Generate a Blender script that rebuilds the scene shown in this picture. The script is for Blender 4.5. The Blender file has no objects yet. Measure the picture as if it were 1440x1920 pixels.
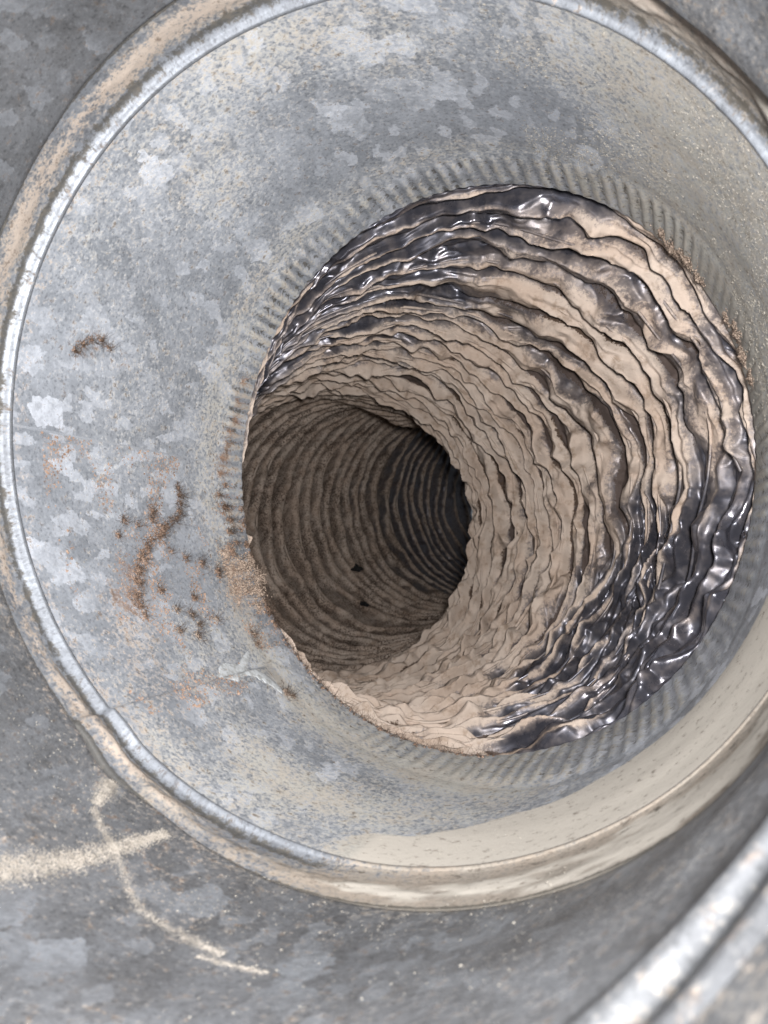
import bpy, math, random
import numpy as np
from mathutils import Vector

# ------------------------------------------------------------------ camera, world, lamps, exposure
scene = bpy.context.scene
MM = 0.001
TAU = 2 * math.pi
rng = np.random.default_rng(11)
random.seed(5)

cam_d = bpy.data.cameras.new('camera'); cam = bpy.data.objects.new('camera', cam_d)
scene.collection.objects.link(cam); scene.camera = cam
cam.location = (0, 0, 0); cam.rotation_euler = (math.radians(90), 0, 0)
cam_d.sensor_fit = 'VERTICAL'; cam_d.sensor_height = 24.0; cam_d.lens = 24.0 * 1700 / 1920
cam_d.clip_start = 0.004; cam_d.clip_end = 10
cam_d.dof.use_dof = True; cam_d.dof.focus_distance = 0.255; cam_d.dof.aperture_fstop = 30

world = bpy.data.worlds.new('World'); scene.world = world; world.use_nodes = True
bg = world.node_tree.nodes['Background']
bg.inputs['Color'].default_value = (0.86, 0.92, 1.0, 1); bg.inputs['Strength'].default_value = 0.10

fl = bpy.data.lights.new('torch', 'AREA'); flo = bpy.data.objects.new('torch', fl)
scene.collection.objects.link(flo)
FLASH = Vector((0.010, -0.014, 0.012))
flo.location = FLASH
flo.rotation_euler = (Vector((0.02, 0.30, 0.0)) - FLASH).to_track_quat('-Z', 'Y').to_euler()
fl.shape = 'DISK'; fl.size = 0.02; fl.energy = 1.1
fl.color = (1.0, 0.985, 0.965)

scene.view_settings.view_transform = 'Standard'; scene.view_settings.look = 'None'
scene.view_settings.exposure = 0.46; scene.view_settings.gamma = 1.0
scene.render.resolution_x = 768; scene.render.resolution_y = 1024
scene.render.engine = 'CYCLES'
scene.cycles.max_bounces = 4; scene.cycles.diffuse_bounces = 3; scene.cycles.caustics_reflective = False; scene.cycles.caustics_refractive = False; scene.cycles.use_adaptive_sampling = True; scene.cycles.adaptive_threshold = 0.02

# ------------------------------------------------------------------ frame of the collar (mm; x right, y into the duct, z up)
C1 = np.array([-3.37, 156.18, 17.17])
NAX = np.array([.339, 1, -.067]); NAX /= np.linalg.norm(NAX)
E1 = np.cross(NAX, [0, 0, 1]); E1 /= np.linalg.norm(E1); E2 = np.cross(E1, NAX)

def sm(a, b, x):
    t = np.clip((x - a) / (b - a), 0, 1); return t * t * (3 - 2 * t)

def gauss(x, c, w): return np.exp(-((x - c) / w) ** 2)

def angd(a, b):   # angular difference, degrees
    return (a - b + 180) % 360 - 180

# ------------------------------------------------------------------ numpy noise, periodic in x
def vnoise(x, y, nx, seed):
    """smooth value noise in -1..1; x has period nx (cells), y is free"""
    r = np.random.default_rng(seed)
    ny = 256
    g = r.uniform(-1, 1, (ny, nx)).astype(np.float32)
    xi = np.floor(x).astype(np.int32); yi = np.floor(y).astype(np.int32)
    fx = (x - xi).astype(np.float32); fy = (y - yi).astype(np.float32)
    fx = fx * fx * fx * (fx * (fx * 6 - 15) + 10); fy = fy * fy * fy * (fy * (fy * 6 - 15) + 10)
    x0 = xi % nx; x1 = (xi + 1) % nx; y0 = yi % ny; y1 = (yi + 1) % ny
    a = g[y0, x0] * (1 - fx) + g[y0, x1] * fx
    b = g[y1, x0] * (1 - fx) + g[y1, x1] * fx
    return a * (1 - fy) + b * fy

def fbm(x, y, nx, seed, octs=4):
    s = 0; a = 1; t = 0
    for k in range(octs):
        s = s + a * vnoise(x * 2 ** k, y * 2 ** k, nx * 2 ** k, seed + k); t += a; a *= .5
    return s / t

def facet(x, y, nx, seed):
    """crumpled sheet: linear interpolation over a lattice split along random diagonals"""
    r = np.random.default_rng(seed)
    ny = 256
    g = r.uniform(-1, 1, (ny, nx)).astype(np.float32); dg = r.random((ny, nx)) < .5
    xi = np.floor(x).astype(np.int32); yi = np.floor(y).astype(np.int32)
    fx = (x - xi).astype(np.float32); fy = (y - yi).astype(np.float32)
    x0 = xi % nx; x1 = (xi + 1) % nx; y0 = yi % ny; y1 = (yi + 1) % ny
    a = g[y0, x0]; b = g[y0, x1]; c = g[y1, x0]; d = g[y1, x1]
    f1 = np.where(fx + fy < 1, a + (b - a) * fx + (c - a) * fy, d + (c - d) * (1 - fx) + (b - d) * (1 - fy))
    f2 = np.where(fx > fy, a + (b - a) * fx + (d - b) * fy, a + (c - a) * fy + (d - c) * fx)
    return np.where(dg[y0, x0], f1, f2)

def lin1(x, K, nx, seed):
    """per-pleat broken line: linear between random values around the pleat, independent for each pleat K"""
    g = np.random.default_rng(seed).uniform(-1, 1, 40000).astype(np.float32)
    x = x + (K + 4) * nx                     # one running index along the helix
    xi = np.floor(x).astype(np.int64); f = (x - xi).astype(np.float32)
    return g[xi % 40000] * (1 - f) + g[(xi + 1) % 40000] * f

# ------------------------------------------------------------------ object helpers
COL = scene.collection

def link_mesh(name, verts, faces4=None, mat=None, parent=None, attrs=None, faces3=None, smooth=True, uv=None):
    """verts in mm world coordinates"""
    me = bpy.data.meshes.new(name)
    v = np.asarray(verts, np.float32) * MM
    me.vertices.add(len(v)); me.vertices.foreach_set('co', v.ravel())
    parts = []; tot = []
    if faces4 is not None and len(faces4): parts.append(np.asarray(faces4, np.int32).ravel()); tot.append(np.full(len(faces4), 4, np.int32))
    if faces3 is not None and len(faces3): parts.append(np.asarray(faces3, np.int32).ravel()); tot.append(np.full(len(faces3), 3, np.int32))
    li = np.concatenate(parts); tt = np.concatenate(tot)
    me.loops.add(len(li)); me.loops.foreach_set('vertex_index', li)
    me.polygons.add(len(tt)); st = np.concatenate([[0], np.cumsum(tt)[:-1]]).astype(np.int32)
    me.polygons.foreach_set('loop_start', st); me.polygons.foreach_set('loop_total', tt)
    me.polygons.foreach_set('use_smooth', np.full(len(tt), smooth, bool))
    me.update(calc_edges=True)
    if attrs:
        for k, a in attrs.items():
            at = me.attributes.new(k, 'FLOAT', 'POINT'); at.data.foreach_set('value', np.asarray(a, np.float32).ravel())
    if uv is not None:
        at = me.attributes.new('flat', 'FLOAT_VECTOR', 'POINT')
        w = np.zeros((len(v), 3), np.float32); w[:, :2] = uv; at.data.foreach_set('vector', w.ravel())
    if mat: me.materials.append(mat)
    o = bpy.data.objects.new(name, me); COL.objects.link(o)
    if parent: o.parent = parent; o.matrix_parent_inverse = parent.matrix_world.inverted()
    return o

def grid_faces(nu, nv, wrap=True):
    i = np.arange(nu - 1)[:, None]; j = np.arange(nv if wrap else nv - 1)[None]
    j1 = (j + 1) % nv
    return np.stack([i * nv + j, i * nv + j1, (i + 1) * nv + j1, (i + 1) * nv + j], -1).reshape(-1, 4)

def empty(name, loc_mm, label, cat, group=None):
    o = bpy.data.objects.new(name, None); COL.objects.link(o)
    o.location = Vector(loc_mm) * MM; o.empty_display_size = .01
    o['label'] = label; o['category'] = cat
    if group: o['group'] = group
    bpy.context.view_layer.update()
    return o

def tag(o, label, cat, group=None, kind=None):
    o['label'] = label; o['category'] = cat
    if group: o['group'] = group
    if kind: o['kind'] = kind
    return o

# ------------------------------------------------------------------ materials
class NT:
    def __init__(s, name):
        s.m = bpy.data.materials.new(name); s.m.use_nodes = True; s.t = s.m.node_tree
        s.b = s.t.nodes['Principled BSDF']
    def n(s, typ, **kw):
        o = s.t.nodes.new(typ)
        for k, v in kw.items(): setattr(o, k, v)
        return o
    def l(s, a, b): s.t.links.new(a, b)
    def put(s, sock, v):
        if isinstance(v, bpy.types.NodeSocket): s.l(v, sock)
        else: sock.default_value = v
    def math(s, op, a, b=0.0, c=None, clamp=False):
        o = s.n('ShaderNodeMath', operation=op, use_clamp=clamp)
        s.put(o.inputs[0], a); s.put(o.inputs[1], b)
        if c is not None: s.put(o.inputs[2], c)
        return o.outputs[0]
    def ss(s, x, lo, hi, a=0.0, b=1.0):
        o = s.n('ShaderNodeMapRange', interpolation_type='SMOOTHSTEP')
        s.put(o.inputs['Value'], x); s.put(o.inputs['From Min'], lo); s.put(o.inputs['From Max'], hi)
        s.put(o.inputs['To Min'], a); s.put(o.inputs['To Max'], b)
        return o.outputs['Result']
    def mix(s, f, a, b):
        o = s.n('ShaderNodeMix', data_type='RGBA')
        s.put(o.inputs['Factor'], f)
        s.put(o.inputs[6], a if isinstance(a, bpy.types.NodeSocket) else (*a, 1))
        s.put(o.inputs[7], b if isinstance(b, bpy.types.NodeSocket) else (*b, 1))
        return o.outputs[2]
    def mixf(s, f, a, b):
        o = s.n('ShaderNodeMix', data_type='FLOAT')
        s.put(o.inputs['Factor'], f); s.put(o.inputs[2], a); s.put(o.inputs[3], b)
        return o.outputs[0]
    def attr(s, name, vec=False):
        o = s.n('ShaderNodeAttribute', attribute_name=name)
        return o.outputs['Vector'] if vec else o.outputs['Fac']
    def obj(s): return s.n('ShaderNodeTexCoord').outputs['Object']
    def noise(s, co, scale, detail=4, rough=.55, dist=0.0, dims='3D'):
        o = s.n('ShaderNodeTexNoise', noise_dimensions=getattr(s, 'dims', dims)); s.l(co, o.inputs['Vector'])
        o.inputs['Scale'].default_value = scale; o.inputs['Detail'].default_value = detail
        o.inputs['Roughness'].default_value = rough; o.inputs['Distortion'].default_value = dist
        return o.outputs['Fac'], o.outputs['Color']
    def bump(s, h, strength, dist):
        o = s.n('ShaderNodeBump'); s.l(h, o.inputs['Height'])
        s.put(o.inputs['Strength'], strength); o.inputs['Distance'].default_value = dist
        return o.outputs[0]

def galvanised(name, base, pale, dust_col, spangle=1.0, grime_shade=0.0, metal=.45, rough=(.40, .58)):
    k = NT(name); k.dims = '2D'; co = k.attr('flat', True)       # flattened sheet coordinates in mm
    # zinc spangle: distorted cells, a few of them pale
    _, nc = k.noise(co, .35, 4, .62)
    sub = k.n('ShaderNodeVectorMath', operation='SUBTRACT'); k.l(nc, sub.inputs[0]); sub.inputs[1].default_value = (.5, .5, .5)
    sc = k.n('ShaderNodeVectorMath', operation='SCALE'); k.l(sub.outputs[0], sc.inputs[0]); sc.inputs['Scale'].default_value = 3.6
    ad = k.n('ShaderNodeVectorMath', operation='ADD'); k.l(co, ad.inputs[0]); k.l(sc.outputs[0], ad.inputs[1])
    mp = k.n('ShaderNodeMapping'); k.l(ad.outputs[0], mp.inputs['Vector']); mp.inputs['Rotation'].default_value = (0, 0, .7); mp.inputs['Scale'].default_value = (1.25, .7, 1)
    v = k.n('ShaderNodeTexVoronoi', voronoi_dimensions='2D'); k.l(mp.outputs[0], v.inputs['Vector']); v.inputs['Scale'].default_value = .165
    sep = k.n('ShaderNodeSeparateColor'); k.l(v.outputs['Color'], sep.inputs[0])
    v2 = k.n('ShaderNodeTexVoronoi', voronoi_dimensions='2D'); k.l(mp.outputs[0], v2.inputs['Vector']); v2.inputs['Scale'].default_value = .33
    sep2 = k.n('ShaderNodeSeparateColor'); k.l(v2.outputs['Color'], sep2.inputs[0])
    zone, _ = k.noise(co, .022, 3, .5)
    cellp = k.ss(sep.outputs[0], .86, .89)
    cellp = k.math('MULTIPLY', cellp, k.math('MULTIPLY', k.ss(sep.outputs[1], 0, 1, .45, 1.0), k.ss(k.noise(co, .5, 3, .6)[0], .25, .55, .45, 1.0)))
    cell2 = k.math('MULTIPLY', k.ss(sep2.outputs[0], .80, .84), .55)
    cells = k.math('MAXIMUM', cellp, cell2)
    cells = k.math('MULTIPLY', cells, k.ss(zone, .38, .52, .25, 1.0))
    cells = k.math('MULTIPLY', cells, spangle)
    tone = k.math('MULTIPLY', k.math('ADD', sep.outputs[2], sep2.outputs[2]), .16)
    big, _ = k.noise(co, .05, 3, .6)
    c = k.mix(k.ss(big, .3, .7), base, tuple(x * 1.35 for x in base))
    c = k.mix(tone, c, pale)
    # fine mottling of the oxidised zinc
    vs1 = k.n('ShaderNodeTexVoronoi', voronoi_dimensions='2D'); k.l(co, vs1.inputs['Vector']); vs1.inputs['Scale'].default_value = 2.3
    ss1 = k.n('ShaderNodeSeparateColor'); k.l(vs1.outputs['Color'], ss1.inputs[0])
    nf = k.noise(co, .9, 3, .75)[0]
    f1 = k.math('ADD', k.math('MULTIPLY', ss1.outputs[0], .45), k.ss(nf, .28, .72, 0, .55)); f2 = k.ss(k.noise(co, .42, 5, .78)[0], .25, .75)
    c = k.mix(k.ss(f1, .42, .08, 0, .5), c, tuple(x * .42 for x in base))
    c = k.mix(k.ss(f1, .65, 1.0, 0, .3), c, pale)
    c = k.mix(k.math('MULTIPLY', cells, k.ss(f2, .05, .6, .6, 1.0)), c, pale)
    # dust, grime and rust on the sheet; some shade and glints painted in
    dust = k.attr('dust'); rust = k.attr('rust'); bare_glint = k.attr('bare_glint')
    dn = k.math('ADD', k.math('MULTIPLY', f2, .5), k.math('MULTIPLY', f1, .6))
    thr = k.math('SUBTRACT', 1.10, k.math('MULTIPLY', dust, 1.05))
    df = k.ss(k.math('SUBTRACT', dn, thr), -.32, .32)
    df = k.math('MAXIMUM', df, k.math('MULTIPLY', dust, .16))
    warm, _ = k.noise(co, .12, 3, .5)
    dc = k.mix(k.ss(warm, .35, .65), dust_col, tuple(x * y for x, y in zip(dust_col, (1.02, .98, .95))))
    dc = k.mix(k.ss(f1, .5, .3, 0, .5), dc, tuple(x * .62 for x in dust_col))
    dc = k.mix(k.ss(dust, 1.0, 1.2), dc, (.485, .45, .405))
    c = k.mix(df, c, dc)
    pk = k.attr('pink'); pf = k.ss(k.math('SUBTRACT', dn, k.math('SUBTRACT', 1.0, pk)), -.15, .12)
    c = k.mix(k.math('MULTIPLY', pf, .72), c, (.36, .305, .265))
    rf = k.ss(k.math('ADD', k.math('MULTIPLY', rust, .9), k.math('MULTIPLY', k.math('SUBTRACT', f2, .5), 1.5)), .35, 1.0)
    c = k.mix(k.math('MULTIPLY', rf, .7), c, (.155, .088, .055))
    c = k.mix(bare_glint, c, (.40, .42, .44))  # bare scratch line, and highlights painted on the bead ridges
    gr = k.attr('grime_shade')
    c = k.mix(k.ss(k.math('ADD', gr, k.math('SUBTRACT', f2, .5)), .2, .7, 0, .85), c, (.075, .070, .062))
    if grime_shade: c = k.mix(k.ss(big, .45, .7, 0, grime_shade), c, (.13, .11, .085))
    k.l(c, k.b.inputs['Base Color'])
    cover = k.math('MAXIMUM', k.math('MAXIMUM', df, pf), rf)
    k.l(k.mixf(cover, metal, 0.0), k.b.inputs['Metallic'])
    k.l(k.mixf(cover, .5, .08), k.b.inputs['Specular IOR Level'])
    ro = k.mixf(cover, k.ss(f2, .1, .9, rough[0], rough[1]), .95)
    k.l(ro, k.b.inputs['Roughness'])
    k.l(k.bump(nf, .25, .0003), k.b.inputs['Normal'])
    return k.m

def film_material():
    k = NT('dusty_black_film'); co = k.obj()
    d = k.attr('dust')
    n1, _ = k.noise(co, 1000, 3, .75); n2, _ = k.noise(co, 240, 3, .65)
    dn = k.math('ADD', k.math('MULTIPLY', n1, .6), k.math('MULTIPLY', n2, .40))
    df = k.ss(k.math('ADD', d, k.math('MULTIPLY', k.math('SUBTRACT', dn, .5), 1.7)), .22, .78)
    thin = k.math('MULTIPLY', k.ss(k.math('ADD', d, k.math('SUBTRACT', n2, .5)), -.15, .6), .42)
    df = k.math('MAXIMUM', df, thin)
    w, _ = k.noise(co, 60, 2, .6)
    dc = k.mix(k.ss(w, .35, .65), (.42, .33, .272), (.47, .39, .335))
    dc = k.mix(k.ss(n2, .5, .28, 0, .7), dc, (.24, .175, .13))
    dc = k.mix(k.ss(n1, .56, .75, 0, .4), dc, (.55, .46, .38))
    lint = k.attr('lint')  # lint, plus shade painted into the creases and the deep tunnel
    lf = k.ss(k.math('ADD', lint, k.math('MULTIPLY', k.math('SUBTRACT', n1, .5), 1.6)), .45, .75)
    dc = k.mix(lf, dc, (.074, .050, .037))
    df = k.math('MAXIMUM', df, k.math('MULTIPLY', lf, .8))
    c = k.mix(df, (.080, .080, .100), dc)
    k.l(c, k.b.inputs['Base Color'])
    k.l(k.mixf(df, k.ss(w, .36, .62, .22, .42), .95), k.b.inputs['Roughness'])
    k.l(k.mixf(df, .85, .12), k.b.inputs['Specular IOR Level']); k.l(k.mixf(df, .65, 0.0), k.b.inputs['Metallic'])
    h = k.math('MULTIPLY', d, k.math('MULTIPLY', n1, .8))
    vo = k.n('ShaderNodeTexVoronoi'); k.l(co, vo.inputs['Vector']); vo.inputs['Scale'].default_value = 330
    cr = vo.outputs['Distance']
    h = k.math('ADD', h, k.math('MULTIPLY', cr, k.mixf(d, .10, .25)))
    k.l(k.bump(h, .6, .0006), k.b.inputs['Normal'])
    return k.m

def lint_material(name, a, b, s=900):
    k = NT(name); co = k.obj()
    n1, _ = k.noise(co, s, 5, .7); n2, _ = k.noise(co, s * .25, 3, .6)
    c = k.mix(k.ss(n1, .35, .65), a, b)
    c = k.mix(k.ss(n2, .5, .3, 0, .6), c, tuple(x * .55 for x in a))
    k.l(c, k.b.inputs['Base Color']); k.b.inputs['Roughness'].default_value = 1.0
    k.b.inputs['Specular IOR Level'].default_value = .08
    k.l(k.bump(n1, .8, .0006), k.b.inputs['Normal'])
    return k.m

M_COLLAR = galvanised('galvanised_sheet', (.24, .26, .295), (.64, .68, .76), (.42, .405, .375))
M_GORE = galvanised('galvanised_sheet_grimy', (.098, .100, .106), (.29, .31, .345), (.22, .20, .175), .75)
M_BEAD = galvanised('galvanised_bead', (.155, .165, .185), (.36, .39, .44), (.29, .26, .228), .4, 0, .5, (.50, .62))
M_NEAR = galvanised('galvanised_near_bead', (.075, .078, .085), (.14, .147, .16), (.15, .14, .125), .4, 0, .5, (.5, .65))  # darker copy of the sheet, its colour offsets the close lamp's glare
M_FILM = film_material()
M_LINT = lint_material('brown_lint', (.23, .15, .11), (.38, .27, .21))
M_LINT_PALE = lint_material('pale_lint', (.30, .225, .18), (.44, .35, .285))
M_LINT_DARK = lint_material('dark_lint', (.05, .036, .028), (.12, .085, .066))
M_STREAK = lint_material('grey_beige_lint', (.29, .262, .23), (.40, .365, .325))
M_GRAIN = lint_material('dust_grain', (.27, .25, .22), (.40, .37, .325))

# ------------------------------------------------------------------ the metal elbow: crimped collar, swivel bead, outer gores
def r_bead(deg): return 75.3 + 2.2 * np.cos(np.radians(2 * (deg - 130)))
def r_rim(deg): return 70.0 + 1.0 * np.cos(np.radians(deg)) - 3.4 * np.cos(np.radians(2 * deg))
def crimp_start(deg):
    return 65 - 24 * gauss(angd(deg, -55), 0, 34) - 8 * gauss(angd(deg, 40), 0, 40) + 4 * gauss(angd(deg, 180), 0, 50)

def r_wall(deg, a):
    t = np.clip(a / 80, 0, 1)
    return r_bead(deg) * (1 - t) + r_rim(deg) * t

def P(r, deg, a):
    th = np.radians(deg)
    r, deg, a = np.broadcast_arrays(r, deg, a); th = np.radians(deg)
    return C1 + a[..., None] * NAX + (r * np.cos(th))[..., None] * E1 + (r * np.sin(th))[..., None] * E2

elbow = empty('metal_elbow', C1, 'galvanised metal duct elbow with crimped collar around the dusty hose', 'duct elbow')

NTH = 960
deg = np.arange(NTH) * 360 / NTH - 180
NCR = 132
def dent(D, A, seed=3):
    x = D / 360; return .5 * fbm(x * 9, A / 30 + 40, 9, seed, 3)

# --- collar wall with crimped end
A1 = np.concatenate([np.linspace(.6, 26, 40), np.linspace(26, 80.5, 130)[1:]])
Ag, Dg = np.meshgrid(A1, deg, indexing='ij')
Rg = r_wall(Dg, Ag) + dent(Dg, Ag)
cs = crimp_start(Dg)
cr = sm(cs, cs + 5, Ag)
jit = .8 * fbm(Dg / 360 * 12, Ag / 400 + 3, 12, 21, 2)
ph = Dg / 360 * NCR + jit
depthm = np.clip((.8 + .7 * fbm(Dg / 360 * 30, Ag * 0 + .5, 30, 31, 2)) * (1 - .8 * gauss(angd(Dg, -128), 0, 26) - .5 * gauss(angd(Dg, 20), 0, 35) - .5 * gauss(angd(Dg, -60), 0, 40)), .08, 2)
wave = np.cos(ph * TAU); wave = np.sign(wave) * np.abs(wave) ** .7
Rg = Rg + cr * (depthm * .40 * wave * (1 - .6 * sm(77, 80.5, Ag)) - .12)
Rg = Rg + .12 * gauss(Ag, cs - 1.5, 2.0)           # shallow bead before the crimps
# longitudinal lock seam: a step in the sheet at the lower left
seam = sm(-132.6, -131.9, Dg) * (1 - sm(-129.5, -124, Dg))
Rg = Rg - .8 * seam * (1 - sm(55, 66, Ag))
# broken curl of dust at the left of the rim
D2 = np.degrees
# masks ---------------------------------------------------------------
nzb = fbm(Dg / 360 * 10, Ag / 40 + 7, 10, 51, 4); nzs = fbm(Dg / 360 * 60, Ag / 7.5 + 7, 60, 57, 3)
def blob(c, w, a0, aw): return gauss(angd(Dg, c), 0, w) * gauss(Ag, a0, aw)
dust = .18 + .22 * nzb
dust += .50 * sm(82, 48, Dg) * sm(-20, 5, Dg)
dust += .34 * gauss(Ag, cs - 3, 7) * sm(60, 90, np.abs(Dg)) + .62 * cr * (.5 - .5 * wave) * (.55 + .6 * nzs) * sm(30, 70, np.abs(angd(Dg, -128)) + 20)
dust += .26 * blob(108, 26, 10, 26) + .28 * blob(128, 9, 30, 14)
dust += .42 * sm(-160, -135, Dg) * sm(-60, -95, Dg) * (.6 + .9 * nzb)
dust += .35 * blob(-105, 20, 28, 10)
dust -= .35 * blob(70, 14, 45, 14)
# sheet of settled dust at the lower right with a crisp edge
edgeA = 5 + (14 - 5) * sm(-98, -91, Dg) + (28 - 14) * sm(-91, -70, Dg) + 6 * sm(-72, -50, Dg) + 1.2 * nzs
sheet = sm(-101, -88, Dg) * (1 - sm(-30, 0, Dg)) * sm(edgeA + .5, edgeA - .5, Ag)
dust = np.maximum(dust, 1.25 * sheet)
bare_glint = gauss(Ag, edgeA + 4.2 + 1.0 * nzs, .55) * sm(-103, -97, Dg) * (1 - sm(-78, -72, Dg)) * .45
pink = .55 * cr * sm(.25, .6, wave * -.5 + nzs) * sm(140, 165, np.abs(Dg)) + .5 * blob(-150, 9, 68, 10) + .40 * blob(-148, 10, 22, 9) + .3 * blob(-133, 14, 15, 14)
pink += .28 * gauss(Ag, 2.0, 2.2) * sm(100, 130, np.abs(Dg))
rust = 1.0 * blob(-157, 5, 27, 5) * (.55 + nzs) + 1.0 * blob(-150, 4, 21, 6) * (.6 + nzs) + .9 * blob(164, 3.0, 18, 4.5) * (.5 + 1.2 * nzs)
rust += .8 * blob(165, 3, 28, 5) * (.4 + 1.2 * nzs) + .7 * blob(178, 8, 72, 6) * (.5 + 1.2 * nzs) + .7 * blob(-168, 8, 66, 8) * (.5 + 1.4 * nzs)
rust += .5 * gauss(Ag, 80, 1.2) * sm(-170, -150, Dg) * sm(-75, -100, Dg)
V = P(Rg, Dg, Ag)
o = link_mesh('collar_wall', V.reshape(-1, 3), grid_faces(len(A1), NTH), M_COLLAR, elbow,
              dict(dust=np.clip(dust, 0, 1.3), rust=np.clip(rust, 0, 1), pink=np.clip(pink, 0, 1), bare_glint=np.clip(bare_glint, 0, 1), grime_shade=np.clip(.50 * cr * sm(.0, .9, wave) * np.clip(depthm, 0, 1) * (.8 + .5 * nzs), 0, 1)), uv=np.stack([Dg / 360 * TAU * 73, Ag], -1).reshape(-1, 2))  # crimp flutes darker where they bulge outward
o['label'] = 'grey galvanised collar wall with pale spangles and a crimped end'

# --- swivel bead: convex ridge, then a rounded groove full of dust
BW_D = np.array([-180, -163, -129, -115, -79, -57, -48, -35, 0, 33, 45, 110, 162, 180.])
BW_K = np.array([.72, .72, .78, .95, 1.55, 2.0, 2.25, 2.4, 2.0, 1.5, 1.4, 1.15, .85, .72])
def bead_w(d): return np.interp(angd(d, 0), BW_D, BW_K)
prof = np.array([(.6, 0), (.35, -.12), (0, -.22), (-.4, -.15), (-.7, .2), (-1.1, .9), (-2.0, 1.6), (-4.0, 2.0), (-6.0, 2.0), (-8.0, 1.8), (-10.0, 1.5), (-11.6, 1.3), (-12.4, 1.6), (-13.2, 4.5)])
tt = np.linspace(0, len(prof) - 1, 80)
pa = np.interp(tt, np.arange(len(prof)), prof[:, 0]); pr = np.interp(tt, np.arange(len(prof)), prof[:, 1])
kern = np.array([1, 2, 3, 2, 1]) / 9
pa[2:-2] = np.convolve(pa, kern, 'valid'); pr[2:-2] = np.convolve(pr, kern, 'valid')
Ab, Db = np.meshgrid(pa, deg, indexing='ij'); Rb0, _ = np.meshgrid(pr, deg, indexing='ij')
Pb = Ab; Ab = np.where(Pb < -1, -1 + (Pb + 1) * bead_w(Db), Pb)
flatm = 1 - .65 * sm(-105, -85, Db) * (1 - sm(-15, 25, Db)); Rb0 = np.where(Pb < -12, Rb0, Rb0 * flatm)
Rb = r_bead(Db) + Rb0 + dent(Db, np.zeros_like(Ab) + .6)
seamb = sm(-132.6, -131.9, Db) * (1 - sm(-129.5, -124, Db)); Rb = Rb - .8 * seamb
nb = fbm(Db / 360 * 40, Ab / 6 + 9, 40, 71, 4)
# dust heaped in the groove
heap = flatm * np.clip(.9 + 1.0 * nb, 0, 2) * gauss(Pb, -6.8, 3.2) * (.5 + .9 * sm(-160, -130, Db) * sm(-50, -80, Db) + .5 * sm(70, 40, Db) * sm(-10, 20, Db))
Rb = Rb - heap
db = .25 + .45 * nb + .45 * gauss(Pb, -7, 3.4) + .6 * sm(-101, -85, Db) * (1 - sm(-25, 0, Db)) + .45 * sm(78, 48, Db) * sm(-8, 20, Db)
pb = (.62 * gauss(Pb, -7.2, 2.7) + .35 * nb) * sm(60, 110, np.abs(angd(Db, -30)))
pb = pb + .5 * gauss(Pb, -8, 2.5) * sm(80, 60, Db) * sm(20, 40, Db)
db = np.maximum(db, .95 * sm(-100, -80, Db + 9 * nb) * (1 - sm(-20, 5, Db)) * (Pb > -11.2))
grime_shade = 1.1 * gauss(Pb, -2.5, 1.0) * (.7 + .5 * nb) * (1 - .8 * sm(-101, -85, Db) * (1 - sm(-25, 0, Db))) + 1.3 * sm(-11.0, -11.7, Pb)  # grime on the far groove wall; slot end darkened as painted shade
link_mesh('swivel_bead', P(Rb, Db, Ab).reshape(-1, 3), grid_faces(len(pa), NTH), M_BEAD, elbow,
          dict(dust=np.clip(db, 0, 1.3) * (1 - .95 * gauss(Pb, -.3, 1.5) * (1 - sm(-101, -85, Db) * (1 - sm(-25, 0, Db)))), rust=Db * 0, grime_shade=np.clip(grime_shade, 0, 1), pink=np.clip(pb, 0, 1), bare_glint=.15 * gauss(Pb, 0, .4) * (.7 + .6 * nb) * sm(75, 110, np.abs(angd(Db, -20)))), uv=np.stack([Db / 360 * TAU * 75, Ab], -1).reshape(-1, 2))  # pale line on the ridge is a highlight put into the colour

# --- outer gore: sheet that starts just clear of the bead, up to the next (tilted) swivel bead
def a_out(d):      # axial position of the next bead: the gore is a wedge
    return -73.5 + 35 * np.cos(np.radians(d - 40))
def a_inner(d):
    g = fbm(np.asarray(d, float) / 360 * 14, np.asarray(d, float) * 0 + .5, 14, 91, 3)
    return -1 - 10.6 * bead_w(d) - .5 * g - 3.4 * gauss(angd(d, -44), 0, 22) - 2.6 * gauss(angd(d, -123), 0, 6)
def r_gore(d, a):
    ai = a_inner(d); t = np.clip((a - ai) / (a_out(d) - ai), 0, 1); w = .8 * sm(0, .5, t)
    return r_bead(d) * (1 - w) + 75.3 * w + dent(d, a, 13) * 1.3 - .3
vs = np.concatenate([[0, .02], np.linspace(.03, 1, 70)])
Vg, Dq = np.meshgrid(vs, deg, indexing='ij')
gapn = fbm(deg / 360 * 14, deg * 0 + .5, 14, 91, 3)
a_in = a_inner(deg)
Aq = a_in[None] + (a_out(deg)[None] - a_in[None]) * Vg
lipr = .9 * gauss(Aq, a_in[None], 2.5) * (.4 + .6 * sm(-.2, .5, gapn))[None]
Rq = r_gore(Dq, Aq) + lipr * .4
Rq[0] += 1.6                                          # returned edge, gives the sheet a thickness
nq = fbm(Dq / 360 * 12, Aq / 35 + 9, 12, 101, 4); nq2 = fbm(Dq / 360 * 60, Aq / 7 + 9, 60, 107, 3)
dq = .16 + .36 * nq - .25 * sm(90, 120, Dq) * sm(200, 175, Dq) + .08 * sm(-75, -60, Dq) * (1 - sm(20, 60, Dq)) + .2 * sm(70, 45, Dq) * sm(0, 30, Dq)
dq += .3 * gauss(Aq, a_in[None], 6) * sm(-30, -60, Dq)
pq = .35 * gauss(Aq, a_in[None], 5) * sm(-170, -140, Dq) * sm(-90, -115, Dq) + .42 * np.clip(nq + .15, 0, 1) * sm(-60, -100, Dq)
rq = .35 * gauss(angd(Dq, -112), 0, 10) * gauss(Aq, -24, 9) * (.5 + nq2)
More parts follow.
